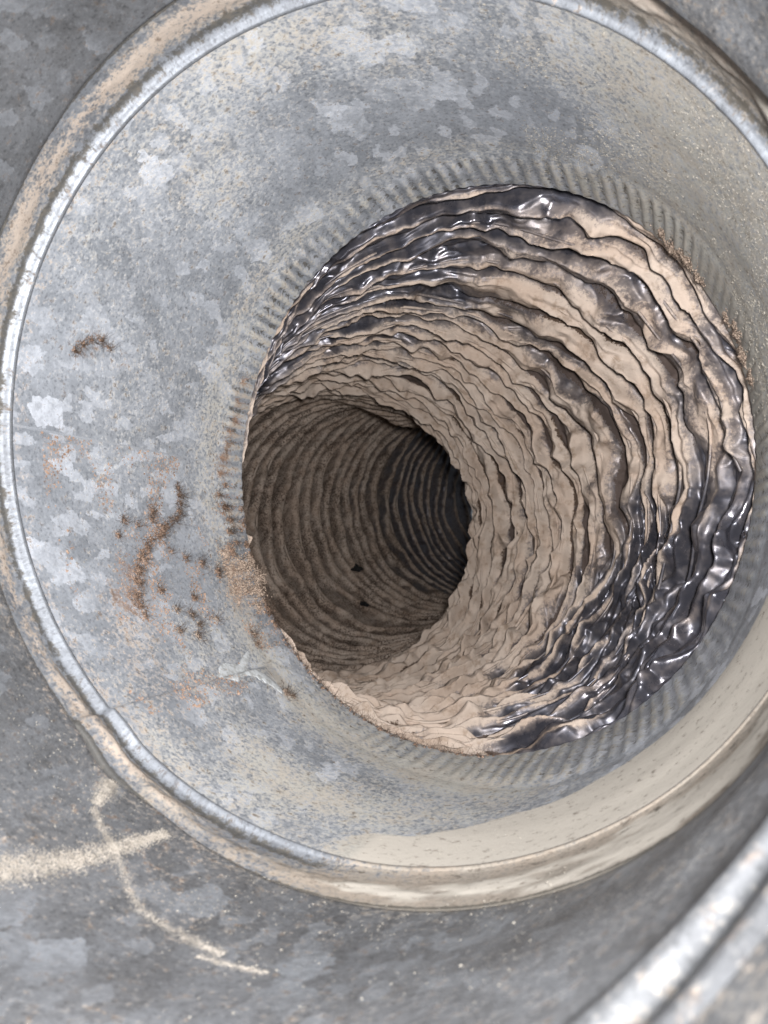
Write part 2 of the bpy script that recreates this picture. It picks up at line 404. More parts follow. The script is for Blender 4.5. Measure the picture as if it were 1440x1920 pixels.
link_mesh('gore_wall', P(Rq, Dq, Aq).reshape(-1, 3), grid_faces(len(vs), NTH), M_GORE, elbow,
          dict(dust=np.clip(dq, 0, 1.2), rust=np.clip(rq, 0, 1), pink=np.clip(pq, 0, 1), bare_glint=np.zeros_like(Dq)), uv=np.stack([Dq / 360 * TAU * 75 + 900, Aq], -1).reshape(-1, 2))

# --- the next swivel bead and the gore nearest the camera
pr2 = np.array([(0, 0), (-1.5, -.7), (-3.5, -1.0), (-5.0, -.7), (-6, .2), (-7, 1.0), (-8.5, 1.3), (-10, 1.1), (-11.6, .2), (-13, -.7), (-15, -.8), (-17, 0)])
tt = np.linspace(0, len(pr2) - 1, 70); q0 = np.interp(tt, np.arange(len(pr2)), pr2[:, 0]); q1 = np.interp(tt, np.arange(len(pr2)), pr2[:, 1])
q0[2:-2] = np.convolve(q0, kern, 'valid'); q1[2:-2] = np.convolve(q1, kern, 'valid')
d4 = deg[::2]
Q0, Dn = np.meshgrid(q0, d4, indexing='ij'); Q1, _ = np.meshgrid(q1, d4, indexing='ij')
An = a_out(Dn) + Q0; Rn = r_bead(Dn) * .2 + 75.3 * .8 + Q1 - .3 + dent(Dn, An, 13) * 1.3
nn = fbm(Dn / 360 * 30, An / 14 + 9, 30, 111, 4)
z = np.zeros_like(Dn)
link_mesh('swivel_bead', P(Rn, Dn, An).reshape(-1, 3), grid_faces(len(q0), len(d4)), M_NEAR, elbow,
          dict(dust=np.clip(.12 + .25 * nn + .4 * gauss(Q0, -9, 2), 0, 1), rust=z, pink=z, bare_glint=.08 * gauss(Q0, -3.2, 2.0) * (.6 + .8 * np.abs(nn))), uv=np.stack([Dn / 360 * TAU * 75, An], -1).reshape(-1, 2))  # crest of the near bead lightened, a painted highlight
v5 = np.linspace(0, 1, 60); V5, D5 = np.meshgrid(v5, d4, indexing='ij')
A5 = a_out(D5) - 17 + (-190 - (a_out(D5) - 17)) * V5
R5 = r_bead(D5) * .2 + 75.3 * .8 - .3 + dent(D5, A5, 13) * 1.3
n5 = fbm(D5 / 360 * 12, A5 / 35 + 9, 12, 121, 4)
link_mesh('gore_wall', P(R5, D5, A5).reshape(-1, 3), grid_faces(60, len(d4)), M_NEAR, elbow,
          dict(dust=np.clip(.4 + .4 * n5, 0, 1), rust=D5 * 0, pink=np.clip(.3 * n5 + .15, 0, 1), bare_glint=D5 * 0), uv=np.stack([D5 / 360 * TAU * 75 + 400, A5], -1).reshape(-1, 2))

# ------------------------------------------------------------------ flexible duct: a pleated plastic sleeve on a wire helix
C2 = C1 + 80 * NAX
ctrl = np.array([C2 - 10 * NAX, C2 - .5 * NAX, (20, 250, 10), (12, 300, 4), (-6, 375, -5), (-25, 455, -10), (-8, 545, -8), (34, 640, 2), (84, 740, 8), (150, 850, 12), (240, 960, 14)], float)
def catmull(c, n=60):
    out = []
    for i in range(1, len(c) - 2):
        p0, p1, p2, p3 = c[i - 1:i + 3]; t = np.linspace(0, 1, n, endpoint=False)[:, None]
        out.append(.5 * ((2 * p1) + (-p0 + p2) * t + (2 * p0 - 5 * p1 + 4 * p2 - p3) * t ** 2 + (-p0 + 3 * p1 - 3 * p2 + p3) * t ** 3))
    return np.concatenate(out)
cl = catmull(ctrl)
for _ in range(30): cl[1:-1] = (cl[:-2] + 2 * cl[1:-1] + cl[2:]) / 4
cs_ = np.concatenate([[0], np.cumsum(np.linalg.norm(np.diff(cl, axis=0), axis=1))]); SMAX = cs_[-1]
tan = np.gradient(cl, axis=0); tan /= np.linalg.norm(tan, axis=1)[:, None]
bl = sm(0, 110, cs_)[:, None]; tan = NAX[None] * (1 - bl) + tan * bl; tan /= np.linalg.norm(tan, axis=1)[:, None]
f1 = np.zeros_like(cl); f1[0] = E1
for i in range(len(cl)):
    v = f1[i - 1] if i else E1
    v = v - (v @ tan[i]) * tan[i]; f1[i] = v / np.linalg.norm(v)
f2 = np.cross(f1, tan)
def at_s(s, arr):
    s = np.clip(s, 0, SMAX)
    return np.stack([np.interp(s.ravel(), cs_, arr[:, k]).reshape(s.shape) for k in range(3)], -1)

NF_NEAR, NF_DEEP = 24, 27                     # number of turns
S_NEAR = 235.0
NTF = 840
u = np.concatenate([np.arange(0, NF_NEAR, 1 / 27), np.arange(NF_NEAR, NF_NEAR + NF_DEEP, 1 / 13)])
dg = np.arange(NTF) * 360 / NTF
U, D = np.meshgrid(u, dg, indexing='ij'); U = U.astype(np.float64)
X01 = D / 360
turn = angd(D, -90) / 360                      # the seam of the helix count lies underneath
def s_of(uu): return np.where(uu < NF_NEAR, uu * S_NEAR / NF_NEAR, S_NEAR + (uu - NF_NEAR) * (SMAX - 2 - S_NEAR) / NF_DEEP)
S0 = s_of(U)
near = 1 - sm(205, 260, S0)
W1 = vnoise(X01 * 9, U / 2.6, 9, 201); W2 = vnoise(X01 * 22, U / 1.3, 22, 202); W3 = vnoise(X01 * 40, U / .8, 40, 203)
G1 = facet(X01 * 13 + .3 * W2, U / 2.6 + .3 * W1, 13, 205); G2 = facet(X01 * 31 + .3 * W3, U / 1.2 + .3 * W2, 31, 206)
PHI = U - X01 + near * (.45 * W1 + .46 * G1 + .27 * G2) + (1 - near) * (.42 * W1 + .16 * W2 + .28 * G2)
T = PHI - np.floor(PHI); K = np.floor(PHI).astype(int)
hk = .5 + .5 * lin1(X01 * 4, K, 4, 77)
# leaning pleats with a long face and a tucked-under back (near), thin wire ridges with hollow film between (deep)
wf = (X01 * 18 + .35 * W1)
La = lin1(X01 * 40 + .3 * W2, K, 40, 401); Lb = lin1(X01 * 64, K, 64, 403); Lc = lin1(X01 * 52, K, 52, 405); Ld = lin1(X01 * 130, K, 130, 407)
kf = 1 - .6 * gauss(angd(D, 128), 0, 45) * (1 - sm(130, 200, S0)); La = La * kf; Lb = Lb * kf; Lc = Lc * kf; Ld = Ld * kf
kx = .58 + .20 * La; ky = .26 + .10 * Lb; kz = .86 + .06 * Lc
vy = .55 + .28 * Lc; vz = .55 + .35 * Lb
pad = np.where(T < ky, T / ky * vy, np.where(T < kx, vy + (T - ky) / (kx - ky) * (1 - vy), np.where(T < kz, 1 - (T - kx) / (kz - kx) * (1 - vz), vz * (1 - T) / (1 - kz))))
taut = .8 + 1.3 * gauss(angd(D, -25), 0, 42) * (1 - sm(50, 110, S0))
fine = np.abs(((PHI * 3 + .5 * G1 + .35 * G2) % 1) * 2 - 1)
rid = np.exp(-((T - .5) / .13) ** 2) * .9 + .25 * (1 - np.abs(2 * T - 1))
ampN = 7.0 * (1 + .38 * Lb + .20 * Ld + .25 * G1 + .45 * (hk - .5))
ampN = ampN * sm(0, 14, S0)
ampD = 2.5 * (1 + .2 * W1)
h = near * (ampN * pad * (1 - .28 * sm(.6, 1.4, taut)) + 1.2 * taut * (fine - .5) * .8 * sm(0, 10, S0)) + (1 - near) * ampD * rid
# crumpled film: flat facets with straight creases at three sizes
wx = .14 * vnoise(X01 * 60, U / .5, 60, 211); wy = .14 * vnoise(X01 * 60, U / .5, 60, 212)
F1 = facet(X01 * 34 + wx, U / 1.05 + wy, 34, 221); F2 = facet(X01 * 74 + wx * 1.5, U / .55 + wy * 1.5, 74, 222)
F3 = facet(X01 * 170 + wx * 2, U / .28 + wy * 2, 170, 223)
# drawn wrinkles that run slantwise across the pleats
blackz = sm(.5, .15, .66 + .35 * fbm(X01 * 8, U / 4, 8, 251, 4) - .85 * gauss(angd(D, 122), 0, 40) * gauss(S0, 45, 75) - .95 * gauss(angd(D, -52), 0, 30) * gauss(S0, 8, 55) - .6 * gauss(angd(D, -25), 0, 26) * gauss(S0, 30, 55))
SL = facet(X01 * 46 + U * .55 + .6 * W1, U / 2.4 + .5 * W2, 46, 224)
FL = facet(X01 * 24 + .25 * W2, U / .52 + .2 * G1, 24, 225); FM = facet(X01 * 52 + U * .3, U / .40, 52, 226)
h = h + near * sm(0, 9, S0) * (1.2 * FL + .9 * FM + .5 * F1 + (.40 + .25 * blackz * (D > 180)) * F2 + .48 * F3 + 1.1 * SL + blackz * (D > 180) * (1.0 * FL + 1.0 * FM)) + (1 - near) * (.45 * F1 + .5 * F2 + .25 * F3 + .35 * SL)
# film between the wires hangs in slanted puckers deeper down
pk_ = facet(X01 * 120 + U * .9, U / .9, 120, 231)
h = h + (1 - near) * 1.3 * pk_ * (1 - np.exp(-((T - .5) / .2) ** 2))
S = S0 + near * (-.66 * h) + near * 1.0 * F1 * sm(0, 12, S0) + (1 - near) * -.35 * h     # pleats slump over
S = np.clip(S, 0, SMAX - .5)
R0 = 76.0 - 1.5 * sm(0, 60, S0) + 1.6 * vnoise(X01 * 3, U / 12, 3, 241)
# the hose is slipped over the collar: at its start it follows the rim's oval
oval = 1 - sm(8, 70, S0)
R0 = R0 + oval * (r_rim(D) + 2.8 + 4.0 * sm(0, 16, S0) - 76.0 + 1.5 * sm(0, 60, S0))
# long sagging fold down inside the far bend
R0 = R0 - 10 * gauss(angd(D, 78 - (S0 - 330) * .10), 0, 13) * gauss(S0, 350, 70)
RR = R0 - h
Cc = at_s(S, cl); A_ = at_s(S, f1); B_ = at_s(S, f2)
th = np.radians(D)
VF = Cc + (RR * np.cos(th))[..., None] * A_ + (RR * np.sin(th))[..., None] * B_
# where dust has settled
hn = near * (pad - .5) + (1 - near) * .25
b1 = fbm(X01 * 8, U / 4, 8, 251, 4); b2 = fbm(X01 * 40, U / 1.2, 40, 252, 3)
reg = .62 + .30 * b1
def blobf(c, w, s0, w2): return gauss(angd(D, c), 0, w) * gauss(S0, s0, w2)
reg -= .95 * blobf(126, 38, 50, 75) + .95 * blobf(150, 22, 115, 75) + .35 * blobf(85, 28, 10, 30)
reg -= .95 * blobf(-52, 30, 8, 55) + .60 * blobf(-25, 26, 30, 55) + .40 * blobf(5, 30, 10, 30)
reg -= .22 * blobf(78, 28, 25, 40) + .15 * blobf(35, 25, 5, 22)
reg += .25 * blobf(28, 24, 80, 50) + .5 * sm(140, 190, S0) * (1 - sm(420, 560, S0)) + .5 * blobf(-98, 26, 40, 80)
b3 = facet(X01 * 26, U / .9, 26, 253)
dustf = reg + near * (.85 * (pad - .50) * (1 - .6 * blackz) + blackz * (1.0 * np.exp(-((T - kx + .03) / .11) ** 2) - .34)) + near * .32 * (hk - .5) + .34 * b2 + near * (1 - sm(70, 150, S0)) * (.26 * b3 + .03) - .18 * (np.abs(F2) > .7) * near
dustf = dustf - .8 * (1 - sm(3, 12, S0)) * sm(95, 115, np.abs(angd(D, 0)))  # shade at the left rim painted by dropping dust from the hose start
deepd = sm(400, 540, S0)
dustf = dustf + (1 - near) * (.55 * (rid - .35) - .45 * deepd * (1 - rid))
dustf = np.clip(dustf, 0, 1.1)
edge = np.minimum(T, 1 - T)
lint_shade = near * (1.1 * sm(.27, .05, edge) * sm(.2, .55, reg) + .22 * sm(.2, .0, fine) * sm(.3, .7, reg) * np.clip(.5 + b2, 0, 1)) + (1 - near) * (.05 * sm(.42, .10, edge) + .50 + .14 * b2)  # lint and painted shade in creases; deep tunnel's lint raised to paint its dimness
hose = empty('flexible_duct', C2, 'crumpled black plastic flexible duct coated with beige dust inside', 'flexible duct')
link_mesh('film_sleeve', VF.reshape(-1, 3), grid_faces(len(u), NTF), M_FILM, hose, dict(dust=dustf, lint=np.clip(lint_shade, 0, 1)))


# --- the spring wire: a helix that shows as a thin rib where the film is drawn over it
SF = S; pathpts = []; wd = []; wl = []
for K0 in range(2, NF_NEAR + NF_DEEP - 3):
    for jc in range(0, NTF, 6):
        pathpts.append((K0 + .60, jc))
cols = {}
pts = np.zeros((len(pathpts), 3)); nrm = np.zeros((len(pathpts), 3)); dval = np.zeros(len(pathpts)); sval = np.zeros(len(pathpts)); dv = np.zeros(len(pathpts))
kk = np.array([p[0] for p in pathpts]); jj = np.array([p[1] for p in pathpts])
for jc in range(0, NTF, 6):
    m = jj == jc
    ph_ = np.maximum.accumulate(PHI[:, jc] + 1e-6 * np.arange(len(u)))
    ri = np.interp(kk[m], ph_, np.arange(len(u)))
    for c in range(3):
        pts[m, c] = np.interp(ri, np.arange(len(u)), VF[:, jc, c])
        nrm[m, c] = np.interp(ri, np.arange(len(u)), np.cos(th[0, jc]) * A_[:, jc, c] + np.sin(th[0, jc]) * B_[:, jc, c])
    dval[m] = np.interp(ri, np.arange(len(u)), dustf[:, jc]); sval[m] = np.interp(ri, np.arange(len(u)), S0[:, jc]); dv[m] = dg[jc]
nw = len(range(0, NTF, 6))
show = np.maximum(.8 * gauss(angd(dv, -2), 0, 22) * (1 - sm(45, 85, sval)), .45 * sm(235, 290, sval)) + .22 * vnoise(dv / 360 * 30, kk, 30, 301)
for _ in range(8): pts[1:-1] = (pts[:-2] + 2 * pts[1:-1] + pts[2:]) / 4
pts = pts + nrm * (1.5 - 2.1 * show)[:, None]
tg = np.gradient(pts, axis=0); tg /= np.linalg.norm(tg, axis=1)[:, None]
bn = np.cross(tg, nrm); bn /= np.linalg.norm(bn, axis=1)[:, None]; n2_ = np.cross(bn, tg)
ring = np.arange(5) / 5 * TAU
WV = pts[:, None] + .5 * (np.cos(ring)[None, :, None] * bn[:, None] + np.sin(ring)[None, :, None] * n2_[:, None])
link_mesh('wire_helix', WV.reshape(-1, 3), grid_faces(len(pts), 5), M_FILM, hose,
          dict(dust=np.repeat(np.clip(dval * .9 - .12 * (sval < 110), 0, 1), 5), lint=np.zeros(len(pts) * 5)))

# ------------------------------------------------------------------ lint, dust and debris
ICO = {1: (np.array([(1, 0, 0), (-1, 0, 0), (0, 1, 0), (0, -1, 0), (0, 0, 1), (0, 0, -1)], float), np.array([(0, 2, 4), (2, 1, 4), (1, 3, 4), (3, 0, 4), (2, 0, 5), (1, 2, 5), (3, 1, 5), (0, 3, 5)]))}

def surf(d, a):
    """point, inward normal, along-axis and around tangents of the metal wall at angle d and axial a"""
    d = np.asarray(d, float); a = np.asarray(a, float)
    sea = .8 * sm(-132.6, -131.9, angd(d, 0)) * (1 - sm(-129.5, -124, angd(d, 0))) * (1 - sm(55, 66, a))
    r = np.where(a > 0, r_wall(d, a) + dent(d, a) - sea, r_gore(d, a))
    p = P(r, d, a); t = np.radians(d)
    n = -(np.cos(t)[..., None] * E1 + np.sin(t)[..., None] * E2)
    tt_ = (-np.sin(t)[..., None] * E1 + np.cos(t)[..., None] * E2)
    return p, n, np.broadcast_to(NAX, p.shape), tt_

def lumpy(v, amp, seed):
    """3-D lumps on a unit sphere"""
    r = np.random.default_rng(seed); out = np.zeros(len(v))
    for k in range(70):
        c = r.normal(size=3); c /= np.linalg.norm(c); w = r.uniform(.12, .5)
        out += r.uniform(-.3, 1) * w * 2 * np.exp(-((1 - v @ c) / (w * w * .5)))
    return 1 + amp * out

def fibres(points, normals, n, length, width, seed, curl=.6):
    """hair-thin curled ribbons standing on given points"""
    r = np.random.default_rng(seed); idx = r.integers(0, len(points), n)
    vs_ = []; fs = []; m = 5
    p = points[idx]; d = normals[idx] + curl * r.normal(size=(n, 3)); d /= np.linalg.norm(d, axis=1)[:, None]
    w = np.cross(d, r.normal(size=(n, 3))); w /= np.linalg.norm(w, axis=1)[:, None]
    L = length * r.uniform(.3, 1.3, n)
    bend = r.normal(size=(n, 3)) * .9
    rows = []
    for k in range(m):
        t = k / (m - 1)
        c = p + d * (L * t)[:, None] + bend * (L * t * t)[:, None] * .7
        ww = (w * (width * (1 - .7 * t)))
        rows.append(np.stack([c - ww, c + ww], 1))
    V_ = np.stack(rows, 1)                       # n, m, 2, 3
    base = np.arange(n)[:, None] * (m * 2); q = np.arange(m - 1)[None] * 2
    F_ = np.stack([base + q, base + q + 1, base + q + 3, base + q + 2], -1).reshape(-1, 4)
    return V_.reshape(-1, 3), F_

def crumbs(d, a, z, size, seed):
    """a heap of tiny irregular crumbs, one mesh"""
    r = np.random.default_rng(seed); v, f = ICO[1]; n_ = len(d)
    p, nn_, ax, tt_ = surf(d, a)
    w = v[None] * (1 + .30 * r.normal(size=(n_, len(v), 1))) * r.uniform(.55, 1.35, (n_, 1, 3))
    q = p[:, None] + size[:, None, None] * (w[..., :1] * ax[:, None] + w[..., 1:2] * tt_[:, None] + w[..., 2:] * .75 * nn_[:, None]) + (z[:, None] * nn_)[:, None]
    return q, (f[None] + (np.arange(n_) * len(v))[:, None, None]).reshape(-1, 3), nn_

def clump(label, lobes, mat, seed, group='lint clumps on the collar', fuzz=110):
    """lobes: (deg, a, size_mm, height_mm, stretch along axis)"""
    r = np.random.default_rng(seed * 17 + 3); d_ = []; a_ = []; z_ = []; e_ = []
    for (d, a, sz, hh, st) in lobes:
        m_ = min(int(95 * sz * max(sz, .8) * (1 + hh * .25)), 900)
        rad_ = np.abs(r.normal(size=m_)) * .85; an = r.uniform(0, TAU, m_)
        a_.append(a + rad_ * np.cos(an) * sz * st * 1.2); d_.append(d + rad_ * np.sin(an) * sz * 1.35 / 1.27)
        z_.append(np.maximum(0, hh * .6 * (1 - rad_ * .75)) * r.random(m_) ** .6)
        e_.append((.07 + .26 * r.random(m_) ** 3.2 * min(max(sz, .8), 1.6)) * np.where(rad_ > 1, .7, 1))
    d_, a_, z_, e_ = map(np.concatenate, (d_, a_, z_, e_))
    q, f, nn_ = crumbs(d_, a_, z_, e_, seed + 900)
    o = link_mesh('lint_clump', q.reshape(-1, 3), None, mat, None, faces3=f)
    tag(o, label, 'lint', group)
    fv, ff = fibres(q[:, 0], nn_, fuzz * len(lobes), 1.9, .035, seed, 1.5)
    link_mesh('lint_fibres', fv, ff, M_LINT_DARK if seed % 2 else M_LINT, o)
    return o

def trail(name, label, path, widths, n, mat, seed, smax=.3, cat='lint', group='dust streaks on the outer metal'):
    r = np.random.default_rng(seed); path = np.array(path, float)
    t = np.linspace(0, len(path) - 1, 200); d = np.interp(t, np.arange(len(path)), path[:, 0]); a = np.interp(t, np.arange(len(path)), path[:, 1]); w = np.interp(t, np.arange(len(path)), widths)
    for _ in range(12): d[1:-1] = (d[:-2] + 2 * d[1:-1] + d[2:]) / 4; a[1:-1] = (a[:-2] + 2 * a[1:-1] + a[2:]) / 4
    wn = w * (1 + .4 * vnoise(np.linspace(0, 24, 200), np.zeros(200) + 3.5, 64, seed))
    i = r.integers(0, 200, n); off = np.clip(r.normal(size=n) * .55, -1.6, 1.6) * wn[i]
    x = d * 1.309; sx = np.gradient(x); sy = np.gradient(a); ln = np.hypot(sx, sy)
    D_ = (x[i] - sy[i] / ln[i] * off) / 1.309; A_r = a[i] + sx[i] / ln[i] * off + r.normal(size=n) * .25
    q, f, nn_ = crumbs(D_, A_r, .10 * r.random(n) * w[i], .04 + smax * r.random(n) ** 2.5, seed)
    o = link_mesh(name, q.reshape(-1, 3), None, mat, None, faces3=f); tag(o, label, cat, group)
    return o

clump('large pinkish brown lint lump hanging over the left edge of the crimped rim', [(-153, 79, 3.6, 3.4, 1.2), (-149.5, 77, 2.6, 2.8, 1.2), (-156, 74, 2.4, 2.2, 1.5), (-157, 78.5, 2.0, 2.6, 1), (-151, 72, 2.2, 1.4, 1.6), (-146, 75, 1.4, 1.3, 1.4)], M_LINT_PALE, 1)
clump('flat pink dust cake stuck left of the large lint lump', [(-155, 69, 2.6, .8, 1.4), (-151, 67.5, 2.0, .7, 1.2), (-159, 68, 1.8, .9, 1), (-148, 66.5, 1.2, .6, 1)], M_LINT_PALE, 2)
clump('brown lint tuft among the crimps above the large lint lump', [(-170, 71, 1.5, 1.3, 1.5), (-167, 73, 1.2, 1.2, 1.3), (-164, 72, 1.1, 1.0, 1.6), (-173, 69, 1.0, .8, 1.2), (-175.5, 72, .8, .7, 1.2), (-162, 74.5, .9, .8, 1.1)], M_LINT, 3)
clump('thin brown lint trail climbing the crimps at the left', [(178, 71, .7, .6, 1.6), (175, 72.5, .8, .6, 1.2), (172, 73, .7, .6, 1.5), (169, 75, .8, .7, 1.2), (165, 74, .6, .5, 1.5), (160, 74, .6, .5, 1.2), (-178, 70, .7, .6, 1)], M_LINT, 4)
clump('upright brown lint worm in the middle of the collar wall', [(-173.5, 52, .75, .7, 1), (-172, 52.2, .85, .8, 1), (-170.3, 52.4, .8, .7, 1), (-168.5, 51.6, .8, .7, 1.2), (-167, 50, .8, .7, 1.3), (-166.2, 47.6, .8, .6, 1.4)], M_LINT, 5)
clump('round brown lint ball at the bend of the lint trail', [(-164.5, 43.5, 1.5, 1.2, 1), (-163.2, 42, 1.3, 1.0, 1.2), (-165.2, 45.3, 1.0, .8, 1.1)], M_LINT, 7)
clump('ragged brown lint patch running down from the lint ball', [(-162.4, 38.5, 1.1, .7, 1.5), (-160.6, 36, 1.3, .8, 1.2), (-158.6, 33.6, 1.5, .7, 1), (-156.4, 30.6, 1.6, .7, 1), (-154, 29, 1.3, .6, 1.1), (-151.6, 26.5, 1.4, .6, 1.2), (-149.6, 27, 1.2, .5, 1.3), (-147.5, 27, 1.0, .4, 1.4)], M_LINT, 9)
clump('small brown lint tuft above the lint ball', [(-168.3, 40.8, 1.0, .8, 1), (-166.4, 40, .8, .7, 1), (-165.2, 35, .7, .5, 1.4)], M_LINT, 11)
clump('rusty brown lint streak at the far left under the pale spangles', [(163, 18.5, .8, .6, 1.6), (164.2, 16.2, .9, .6, 1.4), (162.4, 21, .7, .6, 1.4), (165.6, 14.4, .8, .5, 1.2), (163.2, 23.5, .6, .4, 1.3)], M_LINT, 13)
clump('scattered pinkish lint flecks below the ragged lint patch', [(-148, 39, .9, .6, 1.5), (-146.3, 44, 1.0, .6, 1), (-144, 45, .8, .5, 1.2), (-142, 42, 1.0, .6, 1), (-145, 53, .9, .6, 1.2), (-143.5, 36, .9, .5, 1.2)], M_LINT_PALE, 15)
clump('small pink lint bead above the pale smear', [(-140, 66, .9, .8, 1), (-137.5, 64, .8, .7, 1.2)], M_LINT_PALE, 17)
clump('small pink lint bead at the end of the pale smear', [(-125.3, 60.4, 1.0, .9, 1), (-124, 62, .7, .6, 1.2)], M_LINT_PALE, 19)
clump('crumbly brown lint crust along the left lip beside the dark tunnel', [(-166, 78.5, 1.3, 1.3, 1.1), (-161, 79, 1.2, 1.4, 1.0), (-158, 79.5, 1.4, 1.5, 1.0), (-170, 79, .9, 1.0, 1.1), (-145, 79, 1.5, 1.5, 1.1), (-141, 78.5, 1.1, 1.2, 1.3), (-160, 71, 1.6, 1.0, 1.2)], M_LINT, 25)
clump('branching brown lint speckles under the upright lint worm', [(-166, 30, .9, .7, 1.4), (-163, 27, .9, .6, 1.0), (-160, 45, .8, .7, 1.6), (-158.5, 50, .9, .7, 1.2), (-157, 56, 1.0, .7, 1.3), (-152, 36, .9, .6, 1.4), (-150, 48, 1.0, .6, 1.0), (-155, 62, 1.2, .9, 1.2)], M_LINT, 27)
clump('curled dusty tuft at the upper right end of the hose', [(46, 78, 2.4, 2.2, 1.2), (42, 76, 2.2, 1.8, 1.4), (49, 75, 1.6, 1.2, 1.3), (38, 77, 1.8, 1.8, 1)], M_LINT_PALE, 21)
clump('dusty tuft on the crimps right of the hose', [(24, 72, 2.0, 1.8, 1.6), (20, 75, 2.2, 2.0, 1.2), (28, 76, 1.6, 1.5, 1.2), (15, 73, 1.6, 1.4, 1.4)], M_LINT_PALE, 23)

# fringe of fuzz along the lower left rim
r_ = np.random.default_rng(400); V_ = []; F_ = []; n0 = 0; fp = []; fn = []
for d in np.arange(-150, -84, .55):
    d = d + r_.normal() * .3; a = 80.2 - abs(r_.normal()) * 1.2; sz = r_.uniform(.25, .75) * (1.25 if r_.random() < .15 else .9)
    v, f = ICO[1]; v = v * (1 + .35 * r_.normal(size=(len(v), 1)))
    p, n, ax, tt_ = surf(d, a); q = p + v[:, :1] * sz * ax + v[:, 1:2] * sz * tt_ + v[:, 2:] * sz * .8 * n
    V_.append(q); F_.append(f + n0); n0 += len(v); fp.append(q); fn.append(np.broadcast_to(n * .6 + ax * .5, q.shape))
fr = link_mesh('lint_fringe', np.concatenate(V_), None, M_LINT, None, faces3=np.concatenate(F_))
tag(fr, 'fuzzy brown lint fringe along the lower left edge of the crimped rim', 'lint')
fv, ff = fibres(np.concatenate(fp), np.concatenate(fn), 1800, 2.0, .05, 401, .9)
link_mesh('lint_fibres', fv, ff, M_LINT_DARK, fr)

def ribbon(name, label, path, widths, height, mat, seed, cat='lint', group=None, n=160, rough=.35):
    """a raised trail lying on the metal; path of (deg, a)"""
    path = np.array(path, float); t = np.linspace(0, len(path) - 1, n)
    d = np.interp(t, np.arange(len(path)), path[:, 0]); a = np.interp(t, np.arange(len(path)), path[:, 1]); w = np.interp(t, np.arange(len(path)), widths)
    for _ in range(10): d[1:-1] = (d[:-2] + 2 * d[1:-1] + d[2:]) / 4; a[1:-1] = (a[:-2] + 2 * a[1:-1] + a[2:]) / 4
    rr = np.random.default_rng(seed); nc_ = 15
    x = d * 1.309; sx = np.gradient(x); sy = np.gradient(a); ln = np.hypot(sx, sy); px, py = -sy / ln, sx / ln
    cross = np.linspace(-1, 1, nc_)
    rough = rough * 1.3; wob = 1 + rough * vnoise(np.linspace(0, 30, n), np.zeros(n) + 2.5, 64, seed)
    wl_ = w * wob; wr_ = w * (1 + rough * vnoise(np.linspace(0, 30, n), np.zeros(n) + 9.5, 64, seed + 1))
    off = np.where(cross[None] < 0, wl_[:, None], wr_[:, None]) * cross[None]
    hh = height * np.clip(1 - cross ** 2, 0, 1)[None] ** .7 * (1 + .7 * rr.normal(size=(n, nc_)) * (rough > .2)) * np.sin(np.linspace(0.02, np.pi - .02, n))[:, None] ** .3
    D_ = (x[:, None] + off * px[:, None]) / 1.309; A_r = a[:, None] + off * py[:, None]
    p, nn_, _, _ = surf(D_, A_r)
    q = p + nn_ * (np.where(np.abs(cross) > .99, -.35, np.maximum(hh, .05)))[..., None]
    o = link_mesh(name, q.reshape(-1, 3), grid_faces(n, nc_, False), mat); tag(o, label, cat, group)
    return o
trail('lint_strand', 'thick fluffy dust streak lying across the lower left metal', [(-116.4, -56), (-115.5, -46.4), (-112.4, -34.8), (-110.1, -17.3)], [2.6, 2.6, 2.2, 1.1], 15000, M_STREAK, 501, .11)
trail('lint_strand', 'thin curved grey dust trail sweeping below the thick streak', [(-118.4, -23.4), (-114.5, -26.5), (-111, -29.1), (-102.8, -38.1), (-96, -40), (-91.6, -41.2)], [.5, .8, .7, .9, 1.1, .7], 5000, M_STREAK, 503, .06)
trail('lint_strand', 'faint short dust trail at the bottom left of centre', [(-93.5, -43.2), (-90, -43.4), (-86.1, -43.6)], [.5, .7, .4], 1000, M_STREAK, 505, .06)
trail('dust_flake', 'pale grey dust patch beside the outer bead at the lower left', [(-121, -15.5), (-119.7, -18.3), (-118.6, -22.5)], [1.2, 2.0, .9], 4000, M_STREAK, 507, .06, cat='dust patch', group=None)
M_SMEAR = NT('pale_zinc_smear'); M_SMEAR.b.inputs['Roughness'].default_value = .7
M_SMEAR.l(M_SMEAR.mix(M_SMEAR.ss(M_SMEAR.noise(M_SMEAR.obj(), 700, 4, .7)[0], .4, .65), (.46, .48, .50), (.27, .275, .275)), M_SMEAR.b.inputs['Base Color'])
sm1 = ribbon('sealant_smear', 'pale grey branching smear on the lower left of the collar wall', [(-132.6, 40), (-133, 44), (-133.2, 49), (-131.5, 53), (-128.5, 57), (-126, 59.5)], [.8, 3.4, 2.6, 1.9, 1.8, 1.2], .26, M_SMEAR.m, 511, cat='smear', rough=.15)
sb = ribbon('smear_branch', '', [(-132.8, 50), (-134.5, 54), (-136.3, 58.6)], [2.0, 1.3, .6], .24, M_SMEAR.m, 513, rough=.09)
for k_ in ('label', 'category'): del sb[k_]
sb.parent = sm1

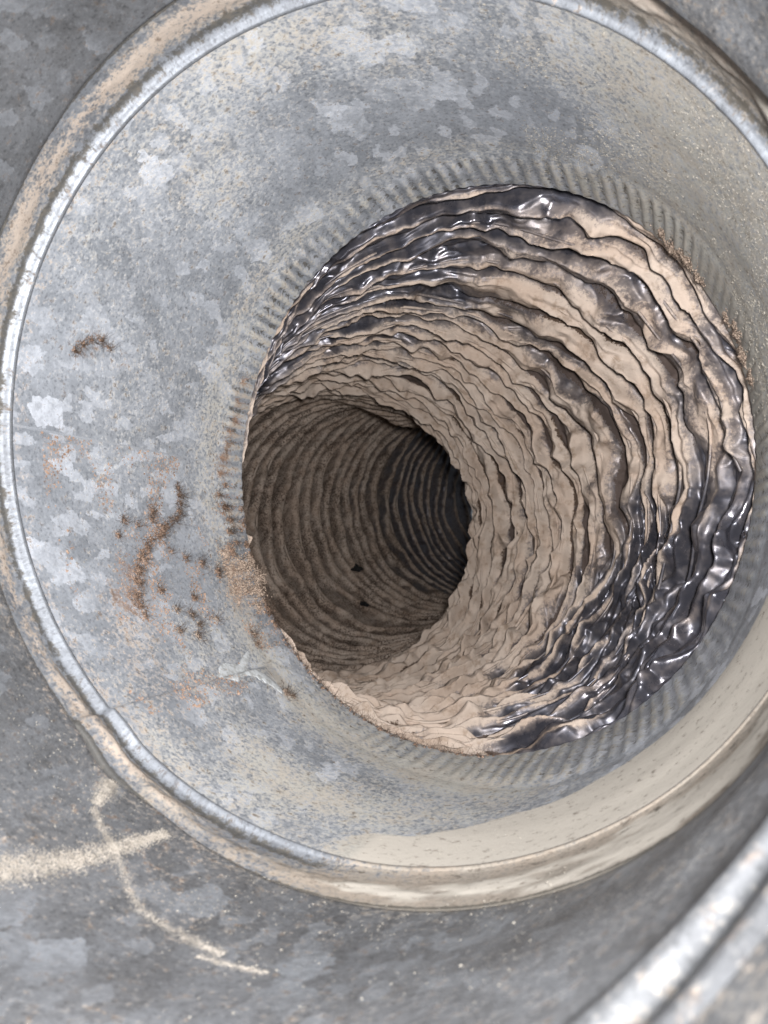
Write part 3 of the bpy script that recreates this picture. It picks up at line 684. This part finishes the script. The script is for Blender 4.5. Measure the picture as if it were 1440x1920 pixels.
# loose grains of dust on the metal: too many to count
r_ = np.random.default_rng(600)
gd = []; ga = []; gs = []
def scatter(n, d0, d1, a0, a1, smin, smax, pw=2.2, centre=None):
    d = r_.uniform(d0, d1, n); a = r_.uniform(a0, a1, n)
    keep = r_.random(n) < np.clip(.5 + 1.2 * fbm(d / 360 * 20, a / 20 + 5, 20, 611, 3), .05, 1)
    gd.append(d[keep]); ga.append(a[keep]); gs.append((smin + (smax - smin) * r_.random(n) ** pw)[keep])
scatter(26000, 4, 76, 1, 72, .07, .26, 2.6)
scatter(3500, 5, 40, 40, 79, .1, .42, 2.6)
scatter(5000, 66, 175, 2, 70, .05, .20, 4)
scatter(6000, -180, -70, 2, 78, .06, .24, 3.5)
scatter(3500, -150, -60, -60, -14, .05, .20, 3)
gd = np.concatenate(gd); ga = np.concatenate(ga); gs = np.concatenate(gs)
p, n, ax, tt_ = surf(gd, ga)
v, f = ICO[1]
jitv = 1 + .3 * r_.normal(size=(len(gd), len(v), 1))
q = p[:, None] + (v[None, :, :1] * ax[:, None] + v[None, :, 1:2] * tt_[:, None] + (v[None, :, 2:] * .45 + .1) * n[:, None]) * gs[:, None, None] * jitv
ff = (f[None] + (np.arange(len(gd)) * len(v))[:, None, None]).reshape(-1, 3)
tag(link_mesh('dust_grains', q.reshape(-1, 3), None, M_GRAIN, None, faces3=ff, smooth=False), 'loose beige dust grains scattered over the metal collar wall', 'dust', kind='stuff')

dd_ = r_.uniform(-180, -128, 26000); aa_ = r_.uniform(8, 80, 26000)
den = fbm(dd_ / 360 * 44, aa_ / 8.5 + 3, 44, 631, 4) + .34 * sm(62, 74, aa_) - .08 + .18 * gauss(dd_, -153, 9) * gauss(aa_, 26, 12)
kp = r_.random(26000) < sm(.0, .35, den); dd_ = dd_[kp]; aa_ = aa_[kp]
q, f, _ = crumbs(dd_, aa_, .1 * r_.random(len(dd_)), .06 + .30 * r_.random(len(dd_)) ** 3.2, 633)
tag(link_mesh('dirt_crumbs', q.reshape(-1, 3), None, M_LINT, None, faces3=f, smooth=False), 'fine brown dirt crumbs strewn over the left of the collar wall', 'dirt', kind='stuff')

# fine fibres caught along the creases of the hose
sel = (edge < .12) & (S0 < 330) & (reg > .35)
ii = np.argwhere(sel); ii = ii[r_.choice(len(ii), 9000, replace=True)]
pp = VF[ii[:, 0], ii[:, 1]]; rad = -(np.cos(th)[ii[:, 0], ii[:, 1]][:, None] * A_[ii[:, 0], ii[:, 1]] + np.sin(th)[ii[:, 0], ii[:, 1]][:, None] * B_[ii[:, 0], ii[:, 1]])
fv, ff = fibres(pp, rad, 9000, 1.9, .05, 701, .8)
tag(link_mesh('lint_fibres', fv, ff, M_LINT_DARK), 'fine dark lint fibres caught in the creases of the hose', 'lint', kind='stuff')

# two dark scraps on the floor of the hose
M_SCRAP = NT('black_scrap'); M_SCRAP.b.inputs['Base Color'].default_value = (.008, .008, .009, 1); M_SCRAP.b.inputs['Roughness'].default_value = .7
for (x_, y_, z_), lab, sz, sd in (((-19.2, 640, -39.5), 'upper of two small black scraps on the dusty floor of the hose', 3.4, 1), ((-13.4, 612, -62.0), 'lower of two small black scraps on the dusty floor of the hose', 3.0, 2)):
    r_ = np.random.default_rng(800 + sd); m_ = 16; an = np.arange(m_) / m_ * TAU
    rr_ = sz * (1 + .38 * r_.normal(size=m_)).clip(.35, 1.6)
    up_ = np.array([.25, -.55, .8]); up_ /= np.linalg.norm(up_); ax_ = np.cross(up_, [0, 1, 0.]); ax_ /= np.linalg.norm(ax_); ay_ = np.cross(up_, ax_)
    ringv = np.array([x_, y_, z_]) + (np.cos(an) * rr_)[:, None] * ax_ + (np.sin(an) * rr_ * .75)[:, None] * ay_ + (.5 * r_.normal(size=m_))[:, None] * up_
    vv = np.concatenate([ringv + .5 * up_, ringv - .5 * up_, [np.array([x_, y_, z_]) + 1.0 * up_, np.array([x_, y_, z_]) - .5 * up_]])
    j_ = np.arange(m_); k_ = (j_ + 1) % m_
    f4 = np.stack([j_, j_ + m_, k_ + m_, k_], 1); f3 = np.concatenate([np.stack([j_, k_, np.full(m_, 2 * m_)], 1), np.stack([k_ + m_, j_ + m_, np.full(m_, 2 * m_ + 1)], 1)])
    tag(link_mesh('film_scrap', vv, f4, M_SCRAP.m, None, faces3=f3, smooth=False), lab, 'scrap', 'black scraps inside the hose')
